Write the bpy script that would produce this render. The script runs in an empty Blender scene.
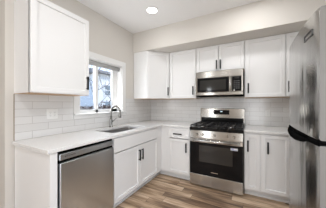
import bpy, bmesh, math, random
from mathutils import Vector, Matrix
random.seed(7)
S = bpy.context.scene
COL = S.collection
PI = math.pi

# ------------------------------------------------------------------ camera, world, light, exposure
YAW = math.radians(28.457)
cam = bpy.data.objects.new('camera', bpy.data.cameras.new('camera'))
COL.objects.link(cam)
cam.location = (2.007, -3.124, 1.270)
cam.rotation_euler = (PI / 2, 0, YAW)
cam.data.sensor_width = 36.0
cam.data.lens = 162.3 / 326 * 36.0
cam.data.clip_start = 0.02
S.camera = cam

wd = bpy.data.worlds.new('world'); S.world = wd; wd.use_nodes = True
wn = wd.node_tree.nodes; wl = wd.node_tree.links
bg = wn['Background']; bg.inputs[1].default_value = 1.9
tc = wn.new('ShaderNodeTexCoord'); sx = wn.new('ShaderNodeSeparateXYZ')
rp = wn.new('ShaderNodeValToRGB')
wl.new(tc.outputs['Generated'], sx.inputs[0]); wl.new(sx.outputs[2], rp.inputs[0]); wl.new(rp.outputs[0], bg.inputs[0])
rp.color_ramp.elements[0].position = 0.0; rp.color_ramp.elements[0].color = (0.80, 0.87, 0.95, 1)
rp.color_ramp.elements[1].position = 0.45; rp.color_ramp.elements[1].color = (0.25, 0.48, 0.90, 1)

def sun_lamp(rot, strength, color):
    l = bpy.data.lights.new('sun', 'SUN'); l.energy = strength; l.color = color; l.angle = 0.01
    o = bpy.data.objects.new('sun', l); o.rotation_euler = rot; COL.objects.link(o)
sun_lamp((math.radians(50), 0, math.radians(140)), 3.0, (1, 0.95, 0.88))

def area(name, loc, rot, shape, sx_, sy_, power, color):
    l = bpy.data.lights.new(name, 'AREA'); l.shape = shape; l.size = sx_; l.size_y = sy_
    l.energy = power; l.color = color
    o = bpy.data.objects.new(name, l); o.location = loc; o.rotation_euler = rot; COL.objects.link(o)
    return o
# daylight lamps shining in; the front and right windows are added for fill
DAY = (0.96, 0.98, 1.0)
area('added_front_fill', (2.35, -6.93, 1.25), (PI / 2 + 0.2, 0, 0), 'RECTANGLE', 1.1, 1.9, 40, DAY)  # unseen fill lamp added to brighten the fronts on the back wall
area('sidelight_daylight', (-0.05, -6.93, 1.15), (PI / 2, 0, 0), 'RECTANGLE', 0.16, 2.0, 14, DAY)
area('added_right_fill', (2.98, -2.9, 1.05), (PI / 2 - 0.15, 0, PI / 2), 'RECTANGLE', 1.25, 1.8, 12, DAY)  # unseen fill lamp added to brighten the left base cabinets
area('sink_window_daylight', (-0.16, -1.36, 1.52), (PI / 2 + 0.3, 0, -PI / 2), 'RECTANGLE', 0.78, 0.76, 10, DAY)
DOWNLIGHT_W = 15.0
DOWNLIGHT_COLOR = (0.98, 0.985, 1.0)

S.view_settings.view_transform = 'Standard'
S.view_settings.look = 'None'
S.view_settings.gamma = 1.0
S.view_settings.use_curve_mapping = False
S.view_settings.exposure = 0.16

# ------------------------------------------------------------------ materials
def mat(name, color, rough=0.5, metal=0.0, **kw):
    m = bpy.data.materials.new(name); m.use_nodes = True
    b = m.node_tree.nodes['Principled BSDF']
    b.inputs['Base Color'].default_value = (*color, 1)
    b.inputs['Roughness'].default_value = rough
    b.inputs['Metallic'].default_value = metal
    for k, v in kw.items():
        b.inputs[k.replace('_', ' ')].default_value = v
    return m

class NT:
    def __init__(s, m):
        s.t = m.node_tree; s.b = s.t.nodes['Principled BSDF']
    def n(s, typ, **kw):
        x = s.t.nodes.new(typ)
        for k, v in kw.items(): setattr(x, k, v)
        return x
    def l(s, a, b): s.t.links.new(a, b)
    def math(s, op, a, b=None):
        x = s.n('ShaderNodeMath', operation=op)
        for i, v in enumerate((a, b)):
            if v is None: continue
            if isinstance(v, (int, float)): x.inputs[i].default_value = v
            else: s.l(v, x.inputs[i])
        return x.outputs[0]

def painted(name, c, rough, bump=0.02, scale=180):
    m = mat(name, c, rough); k = NT(m)
    tcn = k.n('ShaderNodeTexCoord'); nz = k.n('ShaderNodeTexNoise'); nz.inputs['Scale'].default_value = scale
    k.l(tcn.outputs['Object'], nz.inputs['Vector'])
    bp = k.n('ShaderNodeBump'); bp.inputs['Strength'].default_value = bump; bp.inputs['Distance'].default_value = 0.002
    k.l(nz.outputs['Fac'], bp.inputs['Height']); k.l(bp.outputs[0], k.b.inputs['Normal'])
    return m

def brushed(name, c, rough, axis, amount=0.05, metal=1.0, aniso=0.85, wave=False):
    """stainless steel with fine grain running along axis"""
    m = mat(name, c, rough, metal); k = NT(m)
    tcn = k.n('ShaderNodeTexCoord'); mp = k.n('ShaderNodeMapping')
    sc = [700, 700, 700]; sc[axis] = 4
    mp.inputs['Scale'].default_value = sc
    k.l(tcn.outputs['Object'], mp.inputs['Vector'])
    nz = k.n('ShaderNodeTexNoise'); nz.inputs['Scale'].default_value = 1.0; nz.inputs['Detail'].default_value = 3
    k.l(mp.outputs[0], nz.inputs['Vector'])
    k.b.inputs['Anisotropic'].default_value = aniso
    tv = k.n('ShaderNodeCombineXYZ'); tv.inputs[2].default_value = 1.0
    k.l(tv.outputs[0], k.b.inputs['Tangent'])
    mr = k.n('ShaderNodeMapRange'); mr.inputs[3].default_value = rough * (1 - amount); mr.inputs[4].default_value = rough * (1 + amount)
    k.l(nz.outputs['Fac'], mr.inputs[0]); k.l(mr.outputs[0], k.b.inputs['Roughness'])
    if wave:                                  # slight waviness of the sheet, running upright
        m2 = k.n('ShaderNodeMapping'); m2.inputs['Scale'].default_value = (9, 9, 0.5); k.l(tcn.outputs['Object'], m2.inputs['Vector'])
        n2 = k.n('ShaderNodeTexNoise'); n2.inputs['Scale'].default_value = 1.6; n2.inputs['Detail'].default_value = 2
        k.l(m2.outputs[0], n2.inputs['Vector'])
        bp = k.n('ShaderNodeBump'); bp.inputs['Strength'].default_value = 0.5; bp.inputs['Distance'].default_value = 0.006
        k.l(n2.outputs['Fac'], bp.inputs['Height']); k.l(bp.outputs[0], k.b.inputs['Normal'])
    return m

def floor_material():
    m = mat('oak_planks', (0.3, 0.2, 0.12), 0.42); k = NT(m)
    tcn = k.n('ShaderNodeTexCoord'); sp = k.n('ShaderNodeSeparateXYZ')
    k.l(tcn.outputs['Object'], sp.inputs[0])
    W, L = 0.115, 0.80
    yr = k.math('DIVIDE', sp.outputs[1], W); row = k.math('FLOOR', yr)
    wn1 = k.n('ShaderNodeTexWhiteNoise', noise_dimensions='1D'); k.l(row, wn1.inputs['W'])
    xo = k.math('ADD', k.math('DIVIDE', sp.outputs[0], L), k.math('MULTIPLY', wn1.outputs['Value'], 7.3))
    colm = k.math('FLOOR', xo)
    cb = k.n('ShaderNodeCombineXYZ'); k.l(row, cb.inputs[0]); k.l(colm, cb.inputs[1])
    wn2 = k.n('ShaderNodeTexWhiteNoise', noise_dimensions='2D'); k.l(cb.outputs[0], wn2.inputs['Vector'])
    # grain, shifted plank by plank
    cg = k.n('ShaderNodeCombineXYZ')
    k.l(k.math('ADD', k.math('MULTIPLY', sp.outputs[0], 2.2), k.math('MULTIPLY', wn2.outputs['Value'], 40)), cg.inputs[0])
    k.l(k.math('MULTIPLY', sp.outputs[1], 26), cg.inputs[1])
    nz = k.n('ShaderNodeTexNoise'); nz.inputs['Scale'].default_value = 1.0; nz.inputs['Detail'].default_value = 6; nz.inputs['Roughness'].default_value = 0.62
    k.l(cg.outputs[0], nz.inputs['Vector'])
    cg2 = k.n('ShaderNodeCombineXYZ')
    k.l(k.math('ADD', k.math('MULTIPLY', sp.outputs[0], 1.6), k.math('MULTIPLY', wn2.outputs['Value'], 90)), cg2.inputs[0])
    k.l(k.math('MULTIPLY', sp.outputs[1], 9), cg2.inputs[1])
    nb = k.n('ShaderNodeTexNoise'); nb.inputs['Scale'].default_value = 1.3; nb.inputs['Detail'].default_value = 3
    k.l(cg2.outputs[0], nb.inputs['Vector'])
    v = k.math('ADD', k.math('MULTIPLY', wn2.outputs['Value'], 0.72), k.math('ADD', k.math('MULTIPLY', k.math('SUBTRACT', nz.outputs['Fac'], 0.5), 1.5), k.math('MULTIPLY', k.math('SUBTRACT', nb.outputs['Fac'], 0.5), 1.5)))
    v = k.math('ADD', v, 0.19)
    cr = k.n('ShaderNodeValToRGB'); e = cr.color_ramp.elements
    e[0].position = 0.0; e[0].color = (0.095, 0.056, 0.033, 1)
    e[1].position = 1.0; e[1].color = (0.70, 0.54, 0.39, 1)
    for p, c in ((0.3, (0.215, 0.134, 0.081, 1)), (0.55, (0.385, 0.258, 0.162, 1)), (0.8, (0.55, 0.395, 0.262, 1))):
        x = e.new(p); x.color = c
    k.l(v, cr.inputs[0])
    # seams
    fy = k.math('FRACT', yr); fx = k.math('FRACT', xo)
    sy = k.math('LESS_THAN', fy, 0.022); sxm = k.math('LESS_THAN', fx, 0.004)
    seam = k.math('MAXIMUM', sy, sxm)
    mx = k.n('ShaderNodeMix', data_type='RGBA'); k.l(seam, mx.inputs[0]); k.l(cr.outputs[0], mx.inputs[6]); mx.inputs[7].default_value = (0.06, 0.035, 0.02, 1)
    k.l(mx.outputs[2], k.b.inputs['Base Color'])
    bp = k.n('ShaderNodeBump'); bp.inputs['Strength'].default_value = 0.12; bp.inputs['Distance'].default_value = 0.002
    k.l(nz.outputs['Fac'], bp.inputs['Height']); k.l(bp.outputs[0], k.b.inputs['Normal'])
    return m

def tile_material(name, axis):
    """white glazed 3 x 12 inch tile in running bond; axis = horizontal axis of the wall"""
    m = mat(name, (0.78, 0.77, 0.75), 0.18); k = NT(m)
    tcn = k.n('ShaderNodeTexCoord'); sp = k.n('ShaderNodeSeparateXYZ'); k.l(tcn.outputs['Object'], sp.inputs[0])
    cb = k.n('ShaderNodeCombineXYZ'); k.l(sp.outputs[axis], cb.inputs[0])
    k.l(k.math('SUBTRACT', sp.outputs[2], 0.914), cb.inputs[1])
    br = k.n('ShaderNodeTexBrick'); br.offset = 0.5; br.offset_frequency = 2
    br.inputs['Scale'].default_value = 1.0
    br.inputs['Color1'].default_value = (0.77, 0.765, 0.755, 1); br.inputs['Color2'].default_value = (0.70, 0.69, 0.675, 1)
    br.inputs['Mortar'].default_value = (0.53, 0.515, 0.495, 1); br.inputs['Mortar Size'].default_value = 0.0022
    br.inputs['Mortar Smooth'].default_value = 0.2; br.inputs['Bias'].default_value = 0.0
    br.inputs['Brick Width'].default_value = 0.305; br.inputs['Row Height'].default_value = 0.0765
    k.l(cb.outputs[0], br.inputs['Vector'])
    k.l(br.outputs['Color'], k.b.inputs['Base Color'])
    nz = k.n('ShaderNodeTexNoise'); nz.inputs['Scale'].default_value = 7; nz.inputs['Detail'].default_value = 2
    k.l(tcn.outputs['Object'], nz.inputs['Vector'])
    h = k.math('SUBTRACT', k.math('MULTIPLY', nz.outputs['Fac'], 0.6), br.outputs['Fac'])
    bp = k.n('ShaderNodeBump'); bp.inputs['Strength'].default_value = 0.35; bp.inputs['Distance'].default_value = 0.003
    k.l(h, bp.inputs['Height']); k.l(bp.outputs[0], k.b.inputs['Normal'])
    return m

def quartz_material():
    m = mat('white_quartz', (0.82, 0.81, 0.79), 0.16); k = NT(m)
    tcn = k.n('ShaderNodeTexCoord'); nz = k.n('ShaderNodeTexNoise'); nz.inputs['Scale'].default_value = 140; nz.inputs['Detail'].default_value = 4
    k.l(tcn.outputs['Object'], nz.inputs['Vector'])
    cr = k.n('ShaderNodeValToRGB'); cr.color_ramp.elements[0].position = 0.3; cr.color_ramp.elements[0].color = (0.70, 0.69, 0.67, 1)
    cr.color_ramp.elements[1].position = 0.55; cr.color_ramp.elements[1].color = (0.845, 0.835, 0.82, 1)
    k.l(nz.outputs['Fac'], cr.inputs[0]); k.l(cr.outputs[0], k.b.inputs['Base Color'])
    return m

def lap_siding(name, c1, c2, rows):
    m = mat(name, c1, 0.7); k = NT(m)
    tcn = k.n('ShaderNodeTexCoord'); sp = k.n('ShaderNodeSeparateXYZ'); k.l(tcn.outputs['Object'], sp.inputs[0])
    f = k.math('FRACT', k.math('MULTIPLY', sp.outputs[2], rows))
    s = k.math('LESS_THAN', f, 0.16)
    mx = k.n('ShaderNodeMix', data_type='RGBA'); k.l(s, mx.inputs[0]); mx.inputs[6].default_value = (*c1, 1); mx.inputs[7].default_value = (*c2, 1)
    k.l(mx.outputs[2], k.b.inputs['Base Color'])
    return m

def emit(name, c, s):
    m = mat(name, c, 0.5); b = m.node_tree.nodes['Principled BSDF']
    b.inputs['Emission Color'].default_value = (*c, 1); b.inputs['Emission Strength'].default_value = s
    return m

M_WALL = painted('greige_wall_paint', (0.66, 0.625, 0.575), 0.75)
M_CEIL = painted('flat_white_ceiling_paint', (0.91, 0.905, 0.90), 0.85)
M_TRIM = painted('white_trim_enamel', (0.82, 0.815, 0.80), 0.35, 0.01)
M_CAB = painted('white_cabinet_lacquer', (0.85, 0.845, 0.835), 0.34, 0.01)
M_PLY = painted('natural_maple_underside', (0.52, 0.34, 0.19), 0.5, 0.05)
M_FLOOR = floor_material()
M_TILE_X = tile_material('white_subway_tile_back', 0)
M_TILE_Y = tile_material('white_subway_tile_left', 1)
M_QUARTZ = quartz_material()
M_STEEL_H = brushed('stainless_grain_across', (0.52, 0.50, 0.465), 0.21, 0)
M_STEEL_V = brushed('stainless_grain_upright', (0.44, 0.435, 0.425), 0.19, 2, aniso=0.94, wave=True)
M_STEEL_D = brushed('stainless_dishwasher_grain', (0.70, 0.745, 0.79), 0.30, 0, aniso=0.5)
M_STEEL_P = mat('bright_stainless', (0.72, 0.71, 0.69), 0.16, 1.0)
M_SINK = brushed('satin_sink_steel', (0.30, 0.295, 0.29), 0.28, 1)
M_NICKEL = mat('brushed_nickel', (0.24, 0.235, 0.225), 0.22, 1.0)
M_BLACK = mat('matte_black_metal', (0.010, 0.010, 0.010), 0.6, Specular_IOR_Level=0.2)
M_IRON = painted('cast_iron', (0.012, 0.012, 0.013), 0.4, 0.2, 400)
M_IRON.node_tree.nodes['Principled BSDF'].inputs['Specular IOR Level'].default_value = 0.25
M_ENAMEL = mat('black_enamel', (0.006, 0.006, 0.006), 0.16, Specular_IOR_Level=0.2)
M_GLASS_K = mat('black_appliance_glass', (0.006, 0.006, 0.007), 0.06, Specular_IOR_Level=0.22)
M_OVENWIN = mat('dark_oven_window', (0.030, 0.029, 0.027), 0.08)
M_PLASTIC_K = mat('black_plastic', (0.006, 0.006, 0.006), 0.5, Specular_IOR_Level=0.0)
M_GREY_SIDE = painted('grey_textured_steel_side', (0.19, 0.18, 0.165), 0.45, 0.1, 900)
M_WHITE_PL = mat('white_plastic', (0.82, 0.82, 0.80), 0.3)
M_SLOT = mat('dark_slot', (0.32, 0.32, 0.32), 0.6)
M_BADGE = mat('dark_badge_print', (0.10, 0.10, 0.10), 0.4)
M_LABEL = mat('white_label_paper', (0.85, 0.85, 0.87), 0.6)
M_LABEL_B = mat('blue_label_ink', (0.12, 0.14, 0.42), 0.6)
M_DIGIT = emit('pale_display_digit', (0.75, 0.9, 1.0), 1.2)
M_LENS = emit('lit_diffuser', (1.0, 0.975, 0.94), 5.0)
M_BLIND = painted('grey_blind_fabric', (0.40, 0.40, 0.395), 0.7, 0.1, 500)
M_EDGE = mat('tan_tile_edge', (0.34, 0.27, 0.20), 0.4, 0.3)
M_CHROME = mat('polished_chrome', (0.8, 0.8, 0.8), 0.08, 1.0)
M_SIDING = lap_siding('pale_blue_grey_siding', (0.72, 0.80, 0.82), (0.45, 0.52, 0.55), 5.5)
M_ROOF = painted('grey_roof_shingle', (0.22, 0.22, 0.23), 0.9, 0.4, 30)
M_BARK = painted('dark_bark', (0.10, 0.08, 0.065), 0.9, 0.4, 60)
M_BUSH = painted('winter_brown_leaves', (0.115, 0.065, 0.045), 0.9, 0.5, 40)
M_YARD = painted('pale_dry_lawn', (0.42, 0.40, 0.34), 0.95, 0.4, 20)
M_WOODFENCE = painted('weathered_fence', (0.34, 0.30, 0.27), 0.9, 0.4, 30)
M_PANE_D = mat('dark_house_pane', (0.22, 0.28, 0.32), 0.1)

def clear_glass():
    m = bpy.data.materials.new('clear_window_glass'); m.use_nodes = True
    t = m.node_tree; t.nodes.clear()
    o = t.nodes.new('ShaderNodeOutputMaterial'); mx = t.nodes.new('ShaderNodeMixShader')
    a = t.nodes.new('ShaderNodeBsdfTransparent'); g = t.nodes.new('ShaderNodeBsdfGlossy')
    g.inputs['Roughness'].default_value = 0.02; mx.inputs[0].default_value = 0.06
    t.links.new(a.outputs[0], mx.inputs[1]); t.links.new(g.outputs[0], mx.inputs[2]); t.links.new(mx.outputs[0], o.inputs[0])
    return m
M_CLEAR = clear_glass()

# ------------------------------------------------------------------ mesh helpers
class MB:
    def __init__(s): s.bm = bmesh.new(); s.mats = []
    def _mi(s, m):
        if m is None: return 0
        if m not in s.mats: s.mats.append(m)
        return s.mats.index(m)
    def box(s, x0, x1, y0, y1, z0, z1, bev=0.0, m=None, seg=2):
        r = bmesh.ops.create_cube(s.bm, size=1.0)
        vs = r['verts']
        for v in vs:
            v.co = Vector((x0 + (v.co.x + .5) * (x1 - x0), y0 + (v.co.y + .5) * (y1 - y0), z0 + (v.co.z + .5) * (z1 - z0)))
        fs = {f for v in vs for f in v.link_faces}
        for f in fs: f.material_index = s._mi(m)
        if bev > 0:
            es = list({e for v in vs for e in v.link_edges})
            bmesh.ops.bevel(s.bm, geom=es, offset=bev, segments=seg, profile=0.5, affect='EDGES')
        return s
    def ring(s, c, n, r, axis_u, axis_v):
        return [s.bm.verts.new(c + axis_u * (r * math.cos(2 * PI * i / n)) + axis_v * (r * math.sin(2 * PI * i / n))) for i in range(n)]
    def skin(s, rings, cap=True, m=None, smooth=True):
        mi = s._mi(m); n = len(rings[0])
        for a, b in zip(rings, rings[1:]):
            for i in range(n):
                f = s.bm.faces.new((a[i], a[(i + 1) % n], b[(i + 1) % n], b[i])); f.material_index = mi; f.smooth = smooth
        if cap:
            f = s.bm.faces.new(list(reversed(rings[0]))); f.material_index = mi
            f = s.bm.faces.new(rings[-1]); f.material_index = mi
        return s
    def tube(s, pts, r, n=10, m=None):
        pts = [Vector(p) for p in pts]; rr = r if isinstance(r, (list, tuple)) else [r] * len(pts)
        rings = []; u = None
        for i, p in enumerate(pts):
            t = (pts[min(i + 1, len(pts) - 1)] - pts[max(i - 1, 0)]).normalized()
            if u is None:
                u = t.orthogonal().normalized()
            u = (u - t * u.dot(t)).normalized(); v = t.cross(u)
            rings.append(s.ring(p, n, rr[i], u, v))
        return s.skin(rings, True, m)
    def lathe(s, prof, n=24, c=(0, 0, 0), m=None, axis='z', cap=True):
        """profile of (radius, height) turned round an axis through c"""
        c = Vector(c)
        A = {'z': (Vector((1, 0, 0)), Vector((0, 1, 0)), Vector((0, 0, 1))), 'y': (Vector((1, 0, 0)), Vector((0, 0, 1)), Vector((0, -1, 0)))}[axis]
        rings = [s.ring(c + A[2] * h, n, max(r, 1e-4), A[0], A[1]) for r, h in prof]
        return s.skin(rings, cap, m)
    def prism(s, poly, z0, z1, m=None, holes=()):
        """flat polygon (with holes) given thickness between z0 and z1"""
        mi = s._mi(m); bm = s.bm
        loops = []
        es = []
        for lp in [poly] + list(holes):
            vs = [bm.verts.new((p[0], p[1], z0)) for p in lp]
            es += [bm.edges.new((vs[i], vs[(i + 1) % len(vs)])) for i in range(len(vs))]
            loops.append(vs)
        if holes:
            r = bmesh.ops.triangle_fill(bm, use_beauty=True, use_dissolve=False, edges=es)
            fs = [g for g in r['geom'] if isinstance(g, bmesh.types.BMFace)]
        else:
            fs = [bm.faces.new(loops[0])]
        for f in fs: f.material_index = mi
        ex = bmesh.ops.extrude_face_region(bm, geom=fs)
        vs = [g for g in ex['geom'] if isinstance(g, bmesh.types.BMVert)]
        bmesh.ops.translate(bm, vec=(0, 0, z1 - z0), verts=vs)
        for g in ex['geom']:
            if isinstance(g, bmesh.types.BMFace): g.material_index = mi
        return s
    def build(s, name, material, parent=None, loc=None, rotz=0.0):
        bmesh.ops.recalc_face_normals(s.bm, faces=s.bm.faces[:])
        me = bpy.data.meshes.new(name); s.bm.to_mesh(me); s.bm.free()
        ms = list(s.mats)
        if not ms: ms = [material]
        else: ms = [material if m is None else m for m in ms]
        for m in ms: me.materials.append(m)
        o = bpy.data.objects.new(name, me); COL.objects.link(o)
        if parent: o.parent = parent
        if loc: o.location = loc
        if rotz: o.rotation_euler.z = rotz
        return o

def mb(m=None):
    b = MB()
    if m: b._mi(m)
    return b
def tag(o, label, cat, group=None, kind=None):
    o['label'] = label
    if cat: o['category'] = cat
    if group: o['group'] = group
    if kind: o['kind'] = kind
    return o
def thing(name, label, cat, loc=(0, 0, 0), rotz=0.0, group=None):
    o = bpy.data.objects.new(name, None); COL.objects.link(o); o.empty_display_size = 0.1
    o.location = loc; o.rotation_euler.z = rotz
    return tag(o, label, cat, group)
def struct(name, b, m, label=None, parent=None):
    o = b.build(name, m, parent)
    if not parent: o['kind'] = 'structure'
    if label: o['label'] = label
    return o

def shaker(x0, x1, z0, z1, y=-0.02, t=0.02, stile=0.062, recess=0.014, flat=False):
    """a framed door or drawer front standing in the xz plane, its face towards -y"""
    b = MB(); bm = b.bm
    b.box(x0, x1, y, y + t, z0, z1, 0.0022)
    if not flat:
        bm.faces.ensure_lookup_table()
        f = max((f for f in bm.faces if f.normal.y < -0.9 or abs(f.normal.y) > 0.9 and f.calc_center_median().y < y + 1e-4), key=lambda f: f.calc_area())
        bmesh.ops.inset_region(bm, faces=[f], thickness=stile - 0.0022, depth=0)
        bmesh.ops.inset_region(bm, faces=[f], thickness=0.006, depth=0)
        for v in f.verts: v.co.y += recess
    return b

def pull(p, length, vertical=True, off=0.032):
    """slim square bar pull on two posts, standing on the surface y = p[1], out towards -y"""
    b = MB(); x, y, z = p; h = length / 2; w = 0.0100
    if vertical:
        b.box(x - w, x + w, y - off, y - off + 0.010, z - h, z + h, 0.002)
        for s in (-1, 1): b.box(x - 0.005, x + 0.005, y - off + 0.008, y, z + s * (h - 0.014) - 0.005, z + s * (h - 0.014) + 0.005)
    else:
        b.box(x - h, x + h, y - off, y - off + 0.010, z - w, z + w, 0.002)
        for s in (-1, 1): b.box(x + s * (h - 0.014) - 0.005, x + s * (h - 0.014) + 0.005, y - off + 0.008, y, z - 0.005, z + 0.005)
    return b

def rrect(x0, x1, y0, y1, r, n=5):
    pts = []
    for cx, cy, a0 in ((x1 - r, y1 - r, 0), (x0 + r, y1 - r, 90), (x0 + r, y0 + r, 180), (x1 - r, y0 + r, 270)):
        for i in range(n + 1):
            a = math.radians(a0 + 90 * i / n); pts.append((cx + r * math.cos(a), cy + r * math.sin(a)))
    return pts

# ------------------------------------------------------------------ the room
H = 2.627; ZS = 2.257; ZU = 1.368; SD = 0.641; XR = 3.05; YE = -2.50; YB = -7.0; XL = -3.0; T = 0.15
WY0, WY1, WZ0, WZ1 = -1.76, -0.955, 1.127, 1.925          # the window opening in the left wall

b = mb(); b.prism([(0, 0), (0, YE), (XL, YE), (XL, YB), (XR, YB), (XR, 0)], -0.08, 0.0)
struct('floor', b, M_FLOOR)
b = mb(); b.prism([(-T, T), (-T, YE + T), (XL - T, YE + T), (XL - T, YB - T), (XR + T, YB - T), (XR + T, T)], H, H + 0.12)
struct('ceiling', b, M_CEIL)
b = mb(); b.box(-T, XR + T, 0, T, -0.08, H); struct('wall_back', b, M_WALL)
b = mb()
b.box(-T, 0, YE, WY0, -0.08, H); b.box(-T, 0, WY1, 0, -0.08, H)
b.box(-T, 0, WY0, WY1, -0.08, WZ0); b.box(-T, 0, WY0, WY1, WZ1, H)
struct('wall_left', b, M_WALL)
b = mb(); b.box(XL, -T, YE, YE + T, -0.08, H); struct('wall_return', b, M_WALL)
def window_wall(name, axis, lo, hi, openings, c0, c1):
    """a wall along axis with rectangular openings (a, b, z0, z1)"""
    q = mb()
    def put(a, b_, z0, z1):
        if b_ - a < 1e-4 or z1 - z0 < 1e-4: return
        if axis == 0: q.box(a, b_, c0, c1, z0, z1)
        else: q.box(c0, c1, a, b_, z0, z1)
    p = lo
    for a, b_, z0, z1 in openings:
        put(p, a, -0.08, H); put(a, b_, -0.08, z0); put(a, b_, z1, H); p = b_
    put(p, hi, -0.08, H)
    return struct(name, q, M_WALL)
def plain_window(name, axis, c, a, b_, z0, z1, inward, bars):
    q = mb(); g = mb(); f = 0.05
    def put(k, p0, p1, y0, y1, t0, t1):
        if axis == 0: k.box(p0, p1, c + t0, c + t1, y0, y1)
        else: k.box(c + t0, c + t1, p0, p1, y0, y1)
    xs = [a] + [a + (b_ - a) * (i + 1) / (bars + 1) - f / 2 for i in range(bars)] + [b_ - f]
    for x in xs: put(q, x, x + f, z0, z1, -0.03, 0.03)
    put(q, a, b_, z0, z0 + f, -0.03, 0.03); put(q, a, b_, z1 - f, z1, -0.03, 0.03)
    w_ = struct(name, q, M_TRIM)
    put(g, a + .01, b_ - .01, z0 + .01, z1 - .01, -0.003, 0.003); g.build('glass_pane', M_CLEAR, w_)
window_wall('wall_front', 0, XL - T, XR + T, ((-0.17, 0.07, 0.05, 2.2), (1.75, 2.95, 0.3, 2.35)), YB - T, YB)
plain_window('window_2', 0, YB - 0.1, -0.17, 0.07, 0.05, 2.2, 1, 0)
plain_window('added_window_3', 0, YB - 0.1, 1.75, 2.95, 0.3, 2.35, 1, 1)  # unseen window added to go with the front fill lamp
window_wall('wall_side', 1, YB, YE + T, (), XL - T, XL)
b = mb(); b.box(0, XR, -SD, 0, ZS, H); struct('trim_1', b, M_WALL, 'boxed soffit above the back wall cabinets')
window_wall('wall_right', 1, YB, 0.0, ((-3.6, -2.2, 0.08, 2.1),), XR, XR + T)
plain_window('added_window_4', 1, XR + 0.1, -3.6, -2.2, 0.08, 2.1, 1, 1)  # unseen glazed opening added around the right fill lamp
# baseboard on the return wall
b = mb(); b.box(XL, 0.0, YE - 0.014, YE, 0, 0.11, 0.004); struct('baseboard_left', b, M_TRIM)

# backsplash tile, fixed on the walls
b = mb(); b.box(0.0, XR, -0.008, 0, 0.914, ZU); struct('backsplash_back', b, M_TILE_X, 'white glazed subway tile on the back wall')
b = mb()
b.box(0, 0.008, -2.432, -1.845, 0.914, ZU); b.box(0, 0.008, -1.845, -0.868, 0.914, 1.0765); b.box(0, 0.008, -0.868, -0.008, 0.914, ZU)
struct('backsplash_left', b, M_TILE_Y, 'white glazed subway tile round the window wall')

b = mb(); b.box(0, 0.0095, -2.437, -2.432, 0.914, ZU); struct('trim_2', b, M_EDGE, 'thin tan strip where the left tile ends')  # narrow tan strip at the open end of the left tile
# window in the left wall: casing, frame, two sashes, glass
cw = 0.085
b = mb()
b.box(0, 0.020, WY1, WY1 + cw, WZ0 - 0.05, WZ1 + cw, 0.003); b.box(0, 0.020, WY0 - cw + 0.003, WY0, WZ0 - 0.05, WZ1 + cw, 0.003)
b.box(0, 0.022, WY0 - cw + 0.003, WY1 + cw, WZ1, WZ1 + cw, 0.003)
b.box(-0.10, 0.0, WY0, WY0 + 0.012, WZ0, WZ1); b.box(-0.10, 0.0, WY1 - 0.012, WY1, WZ0, WZ1)
b.box(-0.10, 0.0, WY0, WY1, WZ1 - 0.012, WZ1); b.box(-0.10, 0.0, WY0, WY1, WZ0, WZ0 + 0.012)
win = struct('window_1', b, M_TRIM, 'white cased sliding window over the sink')
b = mb(); b.box(-0.02, 0.042, WY0 - cw + 0.003, WY1 + cw, WZ0 - 0.004, WZ0 + 0.016, 0.004); b.box(0, 0.018, WY0 - cw + .01, WY1 + cw - .01, WZ0 - 0.05, WZ0 - 0.004, 0.003)
b.build('window_sill', M_TRIM, win)
MUL = -1.42
def sash(y0, y1, x, fr_=0.052):
    q = mb(); fw = 0.052; a, c = WZ0 + 0.010, WZ1 - 0.010
    q.box(x, x + 0.03, y0, y0 + fw, a, c, 0.003); q.box(x, x + 0.03, y1 - fr_, y1, a, c, 0.003)
    q.box(x, x + 0.03, y0, y1, a, a + fw, 0.003); q.box(x, x + 0.03, y0, y1, c - fw, c, 0.003)
    so = q.build('sash', M_TRIM, win)
    g = mb(); g.box(x + 0.012, x + 0.016, y0 + 0.02, y1 - 0.02, a + 0.02, c - 0.02); g.build('glass_pane', M_CLEAR, so)
sash(WY0 + 0.01, MUL + 0.022, -0.095)
sash(MUL - 0.022, WY1 - 0.01, -0.13, 0.115)

# rolled-up blind hung in the head of the window
bl = thing('roller_blind', 'grey roller blind rolled up at the top of the window over the sink', 'blind', (-0.045, (WY0 + WY1) / 2, 1.880))
hl = (WY1 - WY0) / 2 - 0.016
b = mb(); b.tube([(0, -hl + .01, 0), (0, hl - .01, 0)], 0.031, 16); b.build('fabric_roll', M_BLIND, bl)
b = mb()
for s_ in (-1, 1): b.box(-0.024, 0.024, s_ * hl - 0.004, s_ * hl + 0.004, -0.026, 0.033, 0.002)
b.box(-0.024, 0.024, -hl, hl, 0.026, 0.033); b.build('mounting_bracket', M_TRIM, bl)
b = mb(); b.box(0.016, 0.022, -hl + .012, hl - .012, -0.048, -0.020, 0.002); b.build('bottom_bar', M_BLIND, bl)

# ------------------------------------------------------------------ recessed downlights
def downlight(x, y, label, power=1.0):
    t = thing('recessed_downlight', label, 'ceiling light', (x, y, H), 0, 'round recessed ceiling downlights')
    q = mb(); q.lathe([(0.074, -0.0005), (0.074, -0.008), (0.082, -0.011), (0.094, -0.006), (0.096, -0.0005)], 40, cap=False); q.build('trim_ring', M_TRIM, t)
    q = mb(); q.lathe([(0.0741, -0.001), (0.0741, -0.006), (0.04, -0.0075), (0.001, -0.008)], 40); q.build('diffuser', M_LENS, t)
    lo = area('downlight_lamp', (x, y, H - 0.012), (0, 0, 0), 'DISK', 0.15, 0.15, DOWNLIGHT_W * power, DOWNLIGHT_COLOR)
    return t
downlight(0.751, -1.139, 'round lit recessed downlight in the ceiling by the sink corner', 0.115)
downlight(2.02, -1.139, 'round recessed downlight in the ceiling in front of the refrigerator, beyond the picture', 0.38)
downlight(0.751, -3.30, 'round recessed downlight in the ceiling over the end of the counter, beyond the picture', 0.2)
downlight(2.02, -3.30, 'round recessed downlight in the ceiling above the camera spot, beyond the picture', 0.9)
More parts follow.
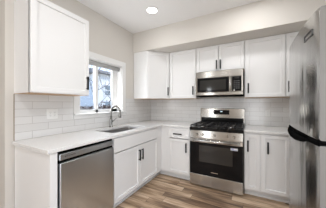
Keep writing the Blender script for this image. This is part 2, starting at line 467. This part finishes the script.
downlight(1.40, -2.25, 'round added fill downlight in the ceiling over the middle of the kitchen floor, beyond the picture', 0.32)  # unseen downlight added as fill for the lower cabinets
downlight(0.2, -5.3, 'round added fill downlight in the ceiling of the open room, nearer the side wall', 0.3)  # unseen downlight added for extra light from the open room
downlight(2.02, -5.3, 'round added fill downlight in the ceiling of the open room, nearer the refrigerator wall', 0.3)  # second unseen downlight added there as fill

# ------------------------------------------------------------------ cabinets (local frame: front towards -y, x to the right, y = 0 the face frame)
def carcass(w, d, z0, z1, top=False, bottom=None, stile_l=0.02, stile_r=0.02):
    q = MB(); t = 0.016
    q.box(0, t, 0.002, d, z0, z1); q.box(w - t, w, 0.002, d, z0, z1)
    q.box(t, w - t, d - t, d, z0, z1)
    q.box(t, w - t, 0.019, d - t, z0 + 0.012, z0 + 0.028)
    q.box(0, stile_l, 0, 0.019, z0, z1); q.box(w - stile_r, w, 0, 0.019, z0, z1)
    q.box(stile_l, w - stile_r, 0, 0.019, z1 - 0.03, z1); q.box(stile_l, w - stile_r, 0, 0.019, z0, z0 + 0.03)
    if top: q.box(t, w - t, 0.019, d - t, z1 - t, z1)
    return q

BT = 0.884
def base_cab(name, label, cat, loc, rotz, w, group, doors=(), drawers=(), false_fronts=(), stile_l=0.02, stile_r=0.02, d=0.60, toe_l=0.0, toe_r=0.0):
    t = thing(name, label, cat, loc, rotz, group)
    carcass(w, d, 0.10, BT, False, None, stile_l, stile_r).build('cabinet_body', M_CAB, t)
    q = mb(); q.box(-toe_l, w + toe_r, 0.082, 0.097, 0, 0.10); q.box(-toe_l * 0.8, w + toe_r * 0.8, 0.066, 0.082, 0, 0.028, 0.004); q.build('toe_kick', M_CAB, t)
    for x0, x1, z0, z1, hx in doors:
        o = shaker(x0, x1, z0, z1).build('door', M_CAB, t)
        pull((hx, -0.02, 0.703 if z1 > 0.75 else 0.560), 0.152).build('handle', M_BLACK, o)['label'] = 'black bar handle'
    for x0, x1, z0, z1 in drawers:
        o = shaker(x0, x1, z0, z1, stile=0.038).build('drawer', M_CAB, t)
        pull(((x0 + x1) / 2 - 0.012, -0.02, (z0 + z1) / 2 - 0.01), 0.152, False).build('handle', M_BLACK, o)['label'] = 'black bar handle'
    for x0, x1, z0, z1 in false_fronts:
        shaker(x0, x1, z0, z1, flat=True).build('false_drawer_front', M_CAB, t)
    return t

GB = 'white shaker base cabinets'
GU = 'white shaker wall cabinets'
R90 = PI / 2
FX = 0.61                                                # face-frame plane of the base run
# the left run, seen facing +X: local x runs along +Y
Y0 = -1.763
base_cab('sink_cabinet', 'wide white two-door base cabinet under the sink, beside the dishwasher', 'cabinet', (FX, Y0, 0), R90, 1.153, GB,
         doors=((0.010, 0.501, 0.115, 0.692, 0.501 - 0.030), (0.507, 0.998, 0.115, 0.692, 0.507 + 0.030)),
         false_fronts=((0.010, 0.998, 0.703, 0.868),), stile_r=0.160, toe_r=0.080)
# end panel at the open end of the dishwasher
ep = thing('end_panel', 'plain white upright panel closing the counter end, left of the dishwasher', 'cabinet panel', (FX, -2.432, 0), R90)
q = mb(); q.box(0, 0.045, 0.0, 0.60, 0.0, BT, 0.0015); q.build('side_board', M_CAB, ep)
q = mb(); q.box(0, 0.056, -0.020, -0.0005, 0.0, BT, 0.0015); q.build('front_stile', M_CAB, ep)
# back wall
XB = 0.611
base_cab('drawer_cabinet', 'white base cabinet with one drawer over a door, left of the range', 'cabinet', (XB, -FX, 0), 0, 1.150 - XB, GB,
         doors=((0.147, 0.529, 0.115, 0.688, 0.476),), drawers=((0.147, 0.529, 0.700, 0.866),), stile_l=0.16, toe_l=0.082)
base_cab('narrow_cabinet', 'narrow white base cabinet with one tall door, just right of the range', 'cabinet', (1.926, -FX, 0), 0, 0.190, GB,
         doors=((0.010, 0.184, 0.115, 0.866, 0.045),))
base_cab('single_door_cabinet', 'white base cabinet with one tall door, half behind the refrigerator edge', 'cabinet', (2.117, -FX, 0), 0, 0.330, GB,
         doors=((0.014, 0.318, 0.115, 0.866, 0.083),))
base_cab('corner_cabinet', 'white base cabinet in the corner hidden behind the refrigerator', 'cabinet', (2.448, -FX, 0), 0, 0.590, GB,
         doors=((0.010, 0.560, 0.115, 0.866, 0.070),))

# wall cabinets
def wall_cab(name, label, loc, rotz, w, z1, doors, d=0.305, stile_l=0.02, stile_r=0.02, hz=0.142):
    t = thing(name, label, 'wall cabinet', loc, rotz, GU)
    h = z1 - loc[2]
    carcass(w, d, 0.004, h, True, None, stile_l, stile_r).build('cabinet_body', M_CAB, t)
    q = mb(); q.box(0.001, w - 0.001, 0.001, d - 0.001, 0.0, 0.0045); q.build('underside', M_PLY, t)['label'] = 'bare wood underside'
    for x0, x1, hx in doors:
        o = shaker(x0, x1, 0.010, h - 0.014).build('door', M_CAB, t)
        pull((hx, -0.02, hz), 0.152).build('handle', M_BLACK, o)['label'] = 'black bar handle'
    return t
DU = 0.305
wall_cab('wall_cabinet', 'large white wall cabinet left of the window, over the dishwasher counter', (DU, -2.432, ZU), R90, 0.585, ZS, ((0.003, 0.578, 0.545),))
wall_cab('wall_cabinet', 'white wall cabinet with one door, left of the microwave', (0.628, -DU, ZU), 0, 1.152 - 0.628, ZS, ((0.012, 0.514, 0.474),))
wall_cab('wall_cabinet', 'short white wall cabinet with two doors, directly above the microwave', (1.156, -DU, 1.815), 0, 0.762, ZS,
         ((0.010, 0.378, 0.350), (0.384, 0.752, 0.412)), hz=0.105)
wall_cab('wall_cabinet', 'white wall cabinet with one wide door, right of the microwave', (1.922, -DU, ZU), 0, 0.512, ZS, ((0.012, 0.505, 0.050),))
wall_cab('wall_cabinet', 'white wall cabinet mostly behind the top of the refrigerator', (2.436, -DU, ZU), 0, 0.600, ZS, ((0.006, 0.560, 0.030),))
# diagonal corner cabinet
dc = thing('corner_wall_cabinet', 'white diagonal wall cabinet filling the corner over the sink counter', 'wall cabinet', (0.0, 0.0, ZU), 0, GU)
ZH = ZS - ZU
A = 0.625; Bq = 0.310
q = mb(); q.prism([(0.009, -0.009), (0.009, -A), (Bq, -A), (A, -Bq), (A, -0.009)], 0.004, ZH); q.build('cabinet_body', M_CAB, dc)
q = mb(); q.prism([(0.010, -0.010), (0.010, -A + .001), (Bq, -A + .001), (A - .001, -Bq), (A - .001, -0.010)], 0.0, 0.0039); q.build('underside', M_PLY, dc)['label'] = 'bare wood underside'
dw = (A - Bq) * math.sqrt(2)
q = shaker(0.012, dw - 0.012, 0.010, ZH - 0.014, y=-0.0205)
dr = q.build('door', M_CAB, dc, (Bq, -A, 0), PI / 4)
pull((dw - 0.045, -0.0205, 0.142), 0.152).build('handle', M_BLACK, dr)['label'] = 'black bar handle'

# ------------------------------------------------------------------ worktops
SK = (0.165, 0.535, -1.665, -0.965)                      # cut-out for the sink x0, x1, y0, y1
CF = 0.645
hole = rrect(SK[0], SK[1], SK[2], SK[3], 0.05)
q = mb(); q.prism([(0.009, -0.009), (0.009, -2.455), (CF, -2.455), (CF, -CF - 0.004), (CF + 0.004, -CF), (1.152, -CF), (1.152, -0.009)], BT, 0.914, None, [hole])
ct = q.build('countertop', M_QUARTZ)
def bevel(o, w=0.003):
    m = o.modifiers.new('bevel', 'BEVEL'); m.width = w; m.segments = 2; m.limit_method = 'ANGLE'; m.angle_limit = math.radians(50)
bevel(ct)
tag(ct, 'long L-shaped white quartz countertop with the sink cut into it', 'countertop', 'white quartz countertops')
q = mb(); q.prism([(1.924, -0.009), (1.924, -CF), (XR - 0.002, -CF), (XR - 0.002, -0.009)], BT, 0.914)
ct = q.build('countertop', M_QUARTZ); bevel(ct)
tag(ct, 'short white quartz countertop between the range and the refrigerator', 'countertop', 'white quartz countertops')

# sink
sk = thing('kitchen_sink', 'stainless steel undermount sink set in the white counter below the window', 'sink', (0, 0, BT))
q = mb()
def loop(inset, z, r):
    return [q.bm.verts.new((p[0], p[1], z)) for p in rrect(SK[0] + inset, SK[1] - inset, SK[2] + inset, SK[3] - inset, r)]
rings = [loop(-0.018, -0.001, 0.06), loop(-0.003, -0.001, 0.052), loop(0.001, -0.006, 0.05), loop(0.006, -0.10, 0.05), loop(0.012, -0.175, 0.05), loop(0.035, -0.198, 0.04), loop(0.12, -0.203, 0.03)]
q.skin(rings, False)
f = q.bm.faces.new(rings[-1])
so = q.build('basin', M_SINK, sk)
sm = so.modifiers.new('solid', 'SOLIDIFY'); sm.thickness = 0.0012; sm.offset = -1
q = mb(); q.lathe([(0.040, 0.001), (0.040, 0.004), (0.030, 0.003), (0.005, 0.0015)], 24, (0.35, -1.315, -0.2025)); q.build('drain', M_STEEL_P, sk)

# faucet
fa = thing('kitchen_faucet', 'tall brushed nickel gooseneck faucet standing behind the sink under the window', 'faucet', (0.105, -1.30, 0.914))
FD = Vector((0.93, 0.36, 0))                               # the spout swings out over the basin
q = mb(); q.lathe([(0.028, 0.0), (0.028, 0.008), (0.022, 0.014), (0.020, 0.03), (0.020, 0.115), (0.016, 0.13)], 20); q.build('base', M_NICKEL, fa)
pts = [Vector((0, 0, 0.12)), Vector((0, 0, 0.19)), Vector((0, 0, 0.25))]
R = 0.072
for i in range(1, 15):
    a = PI - PI * 1.02 * i / 14
    pts.append(FD * (R + R * math.cos(a)) + Vector((0, 0, 0.25 + R * math.sin(a))))
q = mb(); q.tube(pts, 0.0140, 14); q.build('neck', M_NICKEL, fa)
e = pts[-1]
q = mb(); q.tube([e + Vector((0, 0, 0.004)), e - Vector((0, 0, 0.02)), e - Vector((0, 0, 0.07)), e - Vector((0, 0, 0.095)), e - Vector((0, 0, 0.10))], [0.0135, 0.016, 0.019, 0.0195, 0.016], 16); q.build('spray_head', M_NICKEL, fa)
q = mb(); q.tube([(0.0, 0.018, 0.085), (0.0, 0.036, 0.088)], 0.012, 12); q.tube([(0.0, 0.034, 0.088), (0.012, 0.055, 0.105), (0.03, 0.085, 0.135)], [0.008, 0.0065, 0.005], 10); q.build('lever', M_NICKEL, fa)

# outlets
def receptacle(q, x, z):
    pass
def outlet(label, loc, rotz, gang):
    t = thing('wall_outlet', label, 'outlet', loc, rotz, 'white outlets on the backsplash')
    w = 0.035 if gang == 1 else 0.060
    q = mb(); q.box(-w, w, -0.006, 0, -0.0575, 0.0575, 0.003); q.build('cover_plate', M_WHITE_PL, t)
    for cx_ in ((0,) if gang == 1 else (-0.023, 0.023)):
        q = mb(); q.box(cx_ - 0.016, cx_ + 0.016, -0.0085, -0.006, -0.033, 0.033, 0.0015); s_ = q.build('socket', M_WHITE_PL, t)
        q = mb()
        for zz in (-0.016, 0.016):
            for dx in (-0.006, 0.006): q.box(cx_ + dx - 0.0012, cx_ + dx + 0.0012, -0.0090, -0.0083, zz - 0.004, zz + 0.006)
            q.box(cx_ - 0.002, cx_ + 0.002, -0.0090, -0.0083, zz - 0.011, zz - 0.007)
        q.build('slots', M_SLOT, s_)
outlet('white double outlet plate on the tile under the large wall cabinet left of the window', (0.008, -2.095, 1.158), R90, 2)
outlet('white single outlet plate on the back wall tile right of the range', (2.245, -0.008, 1.127), 0, 1)

# ------------------------------------------------------------------ dishwasher (faces +X)
dwm = thing('dishwasher', 'stainless steel dishwasher under the left end of the counter', 'dishwasher', (FX, -2.372, 0), R90)
W = 0.603
q = mb(); q.box(0.004, W - 0.004, 0.0, 0.56, 0.10, 0.868); q.build('tub', M_PLASTIC_K, dwm)
q = mb(); q.box(0.008, W - 0.008, -0.030, -0.001, 0.806, 0.858, 0.005); cs = q.build('control_strip', M_STEEL_D, dwm)
q = mb()
for i in range(9): q.box(0.050 + i * 0.0105, 0.0575 + i * 0.0105, -0.0312, -0.0298, 0.828, 0.836)
q.build('maker_mark', M_BADGE, cs)
q = MB(); q.box(0.008, W - 0.008, -0.014, -0.001, 0.778, 0.806); q.build('pocket_handle', M_PLASTIC_K, dwm)
q = MB(); bm = q.bm
q.box(0.008, W - 0.008, -0.038, -0.001, 0.105, 0.784, 0.006, None, 3); q.build('door', M_STEEL_D, dwm)
q = mb(); q.box(0.006, W - 0.006, 0.040, 0.055, 0.0, 0.10); q.build('toe_kick', M_PLASTIC_K, dwm)

# ------------------------------------------------------------------ gas range (front towards -Y)
rg = thing('gas_range', 'stainless steel gas range with black oven door standing against the back wall', 'range', (1.158, -0.640, 0))
W = 0.758
q = mb(); q.box(0.0, W, 0.0, 0.625, 0.03, 0.892, 0.002); q.build('body', M_GREY_SIDE, rg)
for fx in (0.04, W - 0.04):
    for fy in (0.05, 0.57):
        q = mb(); q.lathe([(0.018, 0.0), (0.018, 0.006), (0.010, 0.010), (0.010, 0.031)], 12, (fx, fy, 0)); q.build('foot', M_PLASTIC_K, rg)
# storage drawer
q = MB(); q.box(0.004, W - 0.004, -0.038, -0.001, 0.030, 0.196, 0.004); q.build('drawer', M_STEEL_H, rg)
# oven door
q = MB(); q.box(0.004, W - 0.004, -0.040, -0.001, 0.203, 0.742, 0.004, M_GLASS_K); od = q.build('oven_door', M_GLASS_K, rg)
q = mb(); q.box(0.150, 0.625, -0.0415, -0.0395, 0.395, 0.645, 0.0008); q.build('window', M_OVENWIN, od)
q = mb(); q.box(0.004, W - 0.004, -0.0425, -0.0385, 0.690, 0.742, 0.0015); q.build('top_rail', M_STEEL_H, od)
q = mb(); q.tube([(0.035, -0.085, 0.722), (W - 0.035, -0.085, 0.722)], 0.0125, 14)
for hx in (0.055, W - 0.055): q.tube([(hx, -0.085, 0.722), (hx, -0.042, 0.722)], 0.009, 10)
q.build('handle', M_STEEL_P, od)
q = mb(M_LABEL); q.box(0.600, 0.690, -0.0426, -0.0408, 0.622, 0.655, 0, M_LABEL); q.box(0.606, 0.640, -0.0430, -0.0424, 0.640, 0.650, 0, M_LABEL_B); q.box(0.606, 0.684, -0.0430, -0.0424, 0.626, 0.631, 0, M_LABEL_B)
q.build('energy_sticker', M_LABEL, od)['label'] = 'small white and blue sticker'
q = mb()
for i in range(8): q.box(0.330 + i * 0.012, 0.339 + i * 0.012, -0.0408, -0.0398, 0.252, 0.262)
q.build('maker_mark', M_STEEL_P, od)
# control panel with knobs, cooktop
q = mb(); bm = q.bm
prof = [(-0.040, 0.748), (-0.040, 0.762), (-0.030, 0.864), (0.02, 0.864), (0.02, 0.748)]
va = [bm.verts.new((0.004, y, z)) for y, z in prof]; vb = [bm.verts.new((W - 0.004, y, z)) for y, z in prof]
q.skin([va, vb], True, None, False); q.build('control_panel', M_STEEL_H, rg)
for kx in (0.115, 0.205, 0.379, 0.553, 0.643):
    q = mb(); q.lathe([(0.018, 0.0), (0.018, 0.005), (0.015, 0.008), (0.014, 0.022), (0.012, 0.025)], 20, (kx, -0.036, 0.808), None, 'y'); q.box(kx - 0.0035, kx + 0.0035, -0.064, -0.058, 0.794, 0.822, 0.001)
    q.build('knob', M_STEEL_H, rg)
q = mb(); q.box(-0.002, W + 0.002, -0.044, 0.560, 0.866, 0.912, 0.006); q.build('cooktop', M_ENAMEL, rg)
for bx, by, br_ in ((0.17, 0.11, 0.050), (0.17, 0.40, 0.038), (0.379, 0.26, 0.046), (0.588, 0.11, 0.044), (0.588, 0.40, 0.036)):
    q = mb(); q.lathe([(br_ * 1.15, 0.912), (br_ * 1.12, 0.918), (br_ * 0.9, 0.921), (br_ * 0.88, 0.926)], 24, (bx, by, 0)); o = q.build('burner', M_NICKEL, rg)
    q = mb(); q.lathe([(br_ * 0.8, 0.926), (br_ * 0.8, 0.932), (br_ * 0.7, 0.935)], 24, (bx, by, 0)); q.build('burner_cap', M_IRON, o)
def grate(x0, x1):
    q = mb(); y0, y1 = -0.030, 0.535; z0, z1 = 0.936, 0.950; w = 0.013
    q.box(x0, x1, y0, y0 + w, z0, z1, 0.003); q.box(x0, x1, y1 - w, y1, z0, z1, 0.003)
    q.box(x0, x0 + w, y0, y1, z0, z1, 0.003); q.box(x1 - w, x1, y0, y1, z0, z1, 0.003)
    ym = (y0 + y1) / 2; q.box(x0, x1, ym - w / 2, ym + w / 2, z0, z1, 0.003)
    xm = (x0 + x1) / 2; q.box(xm - w / 2, xm + w / 2, y0, y1, z0, z1, 0.003)
    for yy in (y0 + 0.14, y1 - 0.14):
        q.box(x0, x0 + (x1 - x0) * .36, yy - w / 2, yy + w / 2, z0, z1, 0.003); q.box(x1 - (x1 - x0) * .36, x1, yy - w / 2, yy + w / 2, z0, z1, 0.003)
    for cx_ in (x0 + w / 2, x1 - w / 2):
        for cy_ in (y0 + w / 2, ym, y1 - w / 2): q.box(cx_ - .007, cx_ + .007, cy_ - .007, cy_ + .007, 0.912, z0 + .003)
    q.build('grate', M_IRON, rg)
grate(0.012, 0.255); grate(0.259, 0.499); grate(0.503, 0.746)
# back guard with clock
q = mb(); q.box(0.0, W, 0.585, 0.625, 0.892, 1.192, 0.006); bgd = q.build('back_guard', M_STEEL_H, rg)
q = mb(); q.box(0.02, W - 0.02, 0.566, 0.586, 0.892, 1.022, 0.004); q.build('vent_trim', M_ENAMEL, bgd)
q = mb(); q.box(0.245, 0.512, 0.581, 0.586, 1.082, 1.162, 0.002); ds = q.build('clock_display', M_GLASS_K, bgd)
q = mb()
for i in range(3): q.box(0.366 + i * 0.012, 0.374 + i * 0.012, 0.5802, 0.5812, 1.128, 1.142)
q.build('clock_digits', M_DIGIT, ds)

# ------------------------------------------------------------------ microwave over the range
mw = thing('microwave', 'stainless over-the-range microwave hung under the short wall cabinet', 'microwave', (1.172, -0.400, 1.400))
W = 0.732; Hm = 0.408
q = mb(); q.box(0.0, W, 0.022, 0.39, 0.0, Hm + 0.004, 0.003); q.build('body', M_PLASTIC_K, mw)
q = MB(); q.box(0.0, W, -0.006, 0.021, 0.305, Hm, 0.004); tv = q.build('top_vent_band', M_STEEL_H, mw)
q = mb()
for i in range(6): q.box(0.250 + i * 0.011, 0.258 + i * 0.011, -0.0068, -0.0058, 0.285 + 0.03, 0.292 + 0.03)
q.build('maker_mark', M_BADGE, tv)
q = MB(); q.box(0.0, W, -0.006, 0.021, 0.014, 0.062, 0.004); q.build('bottom_band', M_STEEL_H, mw)
q = mb(); q.box(0.008, W - 0.008, 0.0, 0.30, -0.004, 0.014); q.build('vent_grille', M_PLASTIC_K, mw)
q = MB(); q.box(0.0, 0.565, -0.012, 0.0205, 0.062, 0.304, 0.004, M_STEEL_H); md = q.build('door', M_STEEL_H, mw)
q = mb(); q.box(0.030, 0.535, -0.0145, -0.0115, 0.066, 0.300, 0.001); g = q.build('glass', M_GLASS_K, md)
q = mb(); q.box(0.075, 0.490, -0.0155, -0.0142, 0.100, 0.262, 0.0006); q.build('window', M_OVENWIN, g)
q = mb(); q.tube([(0.556, -0.036, 0.078), (0.556, -0.036, 0.292)], 0.0105, 14)
for zz in (0.095, 0.275): q.tube([(0.556, -0.036, zz), (0.556, -0.012, zz)], 0.007, 10)
q.build('handle', M_STEEL_P, md)
q = MB(); q.box(0.568, W, -0.010, 0.0205, 0.062, 0.304, 0.003, M_STEEL_H); q.box(0.576, W - 0.022, -0.0115, -0.009, 0.068, 0.298, 0.001, M_GLASS_K); cp = q.build('control_panel', M_STEEL_H, mw)
q = mb(); q.box(0.612, 0.678, -0.0122, -0.0112, 0.262, 0.284); q.build('display', M_OVENWIN, cp)
q = mb()
for r_ in range(5):
    for c_ in range(3): q.box(0.604 + c_ * 0.030, 0.622 + c_ * 0.030, -0.0122, -0.0112, 0.110 + r_ * 0.028, 0.116 + r_ * 0.028)
q.build('keypad', M_SLOT, cp)
q = mb(); q.box(0.600, 0.616, -0.0128, -0.0112, 0.072, 0.094); q.build('open_button', M_WHITE_PL, cp)

# ------------------------------------------------------------------ refrigerator (faces -X): local x runs along -Y
fr = thing('refrigerator', 'stainless top-freezer refrigerator with black pocket handles at the right', 'refrigerator', (2.300, -1.255, 0), -PI / 2)
W = 0.745; FH = 1.775
q = mb(); q.box(0.004, W - 0.004, 0.078, 0.70, 0.03, FH - 0.008, 0.004); q.build('cabinet_body', M_GREY_SIDE, fr)
q = mb(); q.box(0.03, W - 0.03, 0.10, 0.115, 0.0, 0.07); q.build('toe_grille', M_PLASTIC_K, fr)
for fx in (0.05, W - 0.05):
    for fy in (0.13, 0.65):
        q = mb(); q.lathe([(0.02, 0.0), (0.02, 0.031)], 12, (fx, fy, 0)); q.build('foot', M_PLASTIC_K, fr)
BUL = 0.020
def bulge(x):
    """depth of the door face: nearly flat, rounded in at both edges"""
    u = 2 * x / W - 1
    return BUL * (u * u) * 0.55 + BUL * 0.45 * abs(u) ** 10
def door_slab(z0, z1, m_face):
    """convex door: curved front with a flat back, its edges in the grey of the sides"""
    q = MB(); q._mi(m_face); q._mi(M_GREY_SIDE)
    bm = q.bm; N = 36
    xs = [W * (0.5 - 0.5 * math.cos(PI * i / N)) for i in range(N + 1)]
    rows = []
    for z, dy in ((z0, 0.006), (z0 + 0.003, 0.0015), (z0 + 0.008, 0.0), (z1 - 0.008, 0.0), (z1 - 0.003, 0.0015), (z1, 0.006)):
        rows.append([bm.verts.new((x, bulge(x) + dy, z)) for x in xs])
    for a, c in zip(rows, rows[1:]):
        for i in range(N):
            f = bm.faces.new((a[i], a[i + 1], c[i + 1], c[i])); f.smooth = True
    bk = [[bm.verts.new((x, 0.070, z)) for x in (0.0, W)] for z in (z0, z1)]
    for r_, k_ in ((rows[0], bk[0]), (rows[-1], bk[1])):
        f = bm.faces.new(r_ + [k_[1], k_[0]]); f.material_index = 1
    f = bm.faces.new((bk[0][0], bk[0][1], bk[1][1], bk[1][0])); f.material_index = 1
    for idx, kk in ((0, 0), (-1, 1)):
        f = bm.faces.new([r_[idx] for r_ in rows] + [bk[1][kk], bk[0][kk]]); f.material_index = 1
    return q
ZG0, ZG1 = 1.052, 1.080
fd = door_slab(ZG1, FH, M_STEEL_V).build('freezer_door', M_STEEL_V, fr)
ld = door_slab(0.075, ZG0, M_STEEL_V).build('refrigerator_door', M_STEEL_V, fr)
# black pocket handle cap along the top of the lower door, deeper towards the opening side
def grip(z_lo, z_hi, out, x0, x1, deep):
    q = mb(); bm = q.bm; N = 28; rings = []
    for i in range(N + 1):
        u = i / N; x = x0 + (x1 - x0) * u
        def prof(pts_):
            for (a, va_), (c, vc_) in zip(pts_, pts_[1:]):
                if u <= c: return va_ + (vc_ - va_) * (u - a) / (c - a)
            return pts_[-1][1]
        yy = bulge(x) - 0.001 - out * prof(((0, 1), (0.6, 1), (0.8, 0.1), (1, 0.1)))
        zl = z_hi - (z_hi - z_lo) * prof(((0, .35), (0.12, .75), (0.28, 1), (0.5, .95), (0.68, .70), (0.76, .35), (0.84, deep), (1, deep)))
        rings.append([bm.verts.new((x, yy, zl)), bm.verts.new((x, yy + 0.004, z_hi)), bm.verts.new((x, 0.066, z_hi)), bm.verts.new((x, 0.066, zl))])
    q.skin(rings, True, None, False)
    return q
grip(ZG0 - 0.044, ZG0 + 0.010, 0.012, 0.002, W - 0.002, 0.25).build('handle', M_PLASTIC_K, ld)['label'] = 'black pocket handle'
grip(ZG0 + 0.014, ZG1 + 0.002, 0.004, 0.002, W - 0.002, 1.0).build('handle', M_PLASTIC_K, fd)['label'] = 'black pocket handle'
# outlined badge near the top of the freezer door
q = mb()
bx0, bx1, bz0, bz1 = 0.545, 0.675, 1.655, 1.690
def bar(x0, x1, z0, z1):
    ym = bulge((x0 + x1) / 2); ya = min(bulge(x0), bulge(x1), ym) - 0.0025
    q.box(x0, x1, ya, ya + 0.0045, z0, z1)
n_ = 6
for i in range(n_):
    xa = bx0 + (bx1 - bx0) * i / n_; xb = bx0 + (bx1 - bx0) * (i + 1) / n_
    bar(xa, xb, bz0, bz0 + 0.006); bar(xa, xb, bz1 - 0.006, bz1)
bar(bx0, bx0 + 0.006, bz0, bz1); bar(bx1 - 0.006, bx1, bz0, bz1)
q.build('badge', M_BADGE, fd)['label'] = 'dark outlined badge'

# ------------------------------------------------------------------ what stands outside the window
b = mb(); b.box(-30, -T, -2.3, 30, -0.55, -0.45); b.box(-30, XR + T, 0.16, 30, -0.55, -0.45)
b.build('yard_ground', M_YARD)['kind'] = 'structure'
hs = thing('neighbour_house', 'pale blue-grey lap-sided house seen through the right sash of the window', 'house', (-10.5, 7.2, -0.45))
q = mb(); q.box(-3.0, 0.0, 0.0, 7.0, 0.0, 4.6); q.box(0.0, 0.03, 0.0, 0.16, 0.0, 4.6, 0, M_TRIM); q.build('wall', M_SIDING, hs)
q = mb(); q.prism([(-3.4, -0.4), (0.4, -0.4), (0.4, 7.4), (-3.4, 7.4)], 4.6, 4.75); q.box(-2.4, -0.6, -0.2, 7.2, 4.75, 5.1); q.build('roof', M_ROOF, hs)
for wy, wz in ((0.75, 2.5), (3.2, 2.5), (0.75, 0.9)):
    q = mb(); q.box(0.0, 0.06, wy, wy + 0.9, wz, wz + 1.15, 0.01); o = q.build('house_window', M_TRIM, hs)
    q = mb(); q.box(0.055, 0.065, wy + 0.1, wy + 0.8, wz + 0.1, wz + 0.54); q.box(0.055, 0.065, wy + 0.1, wy + 0.8, wz + 0.62, wz + 1.05); q.build('pane', M_PANE_D, o)

def bare_tree(loc, h, seed, label):
    rnd = random.Random(seed)
    t = thing('bare_tree', label, 'tree', loc, 0, 'bare trees beyond the window')
    q = mb(); q.tube([(0, 0, 0), (0.03, 0.02, h * .3), (-0.02, 0.05, h * .6), (0.04, 0.0, h)], [0.075, 0.06, 0.04, 0.01], 8); q.build('trunk', M_BARK, t)
    q = mb()
    def limb(p, d, L, r, lev):
        pts_ = [p]; dd = d.normalized()
        for i in range(4):
            dd = (dd + Vector((rnd.uniform(-.25, .25), rnd.uniform(-.25, .25), rnd.uniform(-.05, .3)))).normalized()
            pts_.append(pts_[-1] + dd * L / 4)
        q.tube(pts_, [r, r * .8, r * .6, r * .45, r * .2], 5)
        if lev > 0:
            for i in range(4):
                k_ = rnd.randint(1, 4); limb(pts_[k_], (dd + Vector((rnd.uniform(-1, 1), rnd.uniform(-1, 1), rnd.uniform(-.1, .8)))), L * .55, r * .5, lev - 1)
    for i in range(9):
        a = i * 2.4; z = h * (0.28 + 0.07 * i)
        limb(Vector((0, 0, z)), Vector((math.cos(a), math.sin(a), 0.7)), h * 0.33, 0.02, 2)
    q.build('branches', M_BARK, t)
bare_tree((-6.6, 3.9, -0.45), 5.2, 3, 'bare branched tree seen through the left sash of the window')
bare_tree((-7.6, 6.3, -0.45), 4.6, 5, 'bare branched tree in front of the house, through the right sash')

def bush(loc, r, seed, label):
    rnd = random.Random(seed); q = mb()
    for i in range(420):
        d = Vector((rnd.gauss(0, 1), rnd.gauss(0, 1), rnd.gauss(0, 1))).normalized() * r * rnd.uniform(.55, 1.0)
        c = Vector((d.x, d.y, r * 1.08 + d.z * 1.08))
        u = Vector((rnd.uniform(-1, 1), rnd.uniform(-1, 1), rnd.uniform(-1, 1))).normalized(); v = u.orthogonal().normalized()
        s_ = rnd.uniform(.05, .11)
        vs = [q.bm.verts.new(c + u * s_), q.bm.verts.new(c + v * s_ * .5), q.bm.verts.new(c - u * s_), q.bm.verts.new(c - v * s_ * .5)]
        q.bm.faces.new(vs)
    o = q.build('brown_shrub', M_BUSH); o.location = loc
    tag(o, label, 'shrub', 'brown shrubs below the window view')
bush((-5.6, 4.05, -0.45), 0.92, 1, 'brown winter shrub low in the right sash of the window')
bush((-5.2, 2.25, -0.45), 0.78, 2, 'brown winter shrub low in the left sash of the window')
fe = thing('board_fence', 'weathered board fence beyond the brown shrubs outside the window', 'fence', (-8.6, 1.0, -0.45))
q = mb()
for i in range(60): q.box(0.0, 0.02, i * 0.15, i * 0.15 + 0.135, 0.05, 1.55 + 0.02 * math.sin(i * 3.1))
q.build('boards', M_WOODFENCE, fe)
q = mb()
for zz in (0.4, 1.2): q.box(-0.05, 0.0, 0.0, 9.0, zz, zz + 0.09)
q.build('rails', M_WOODFENCE, fe)
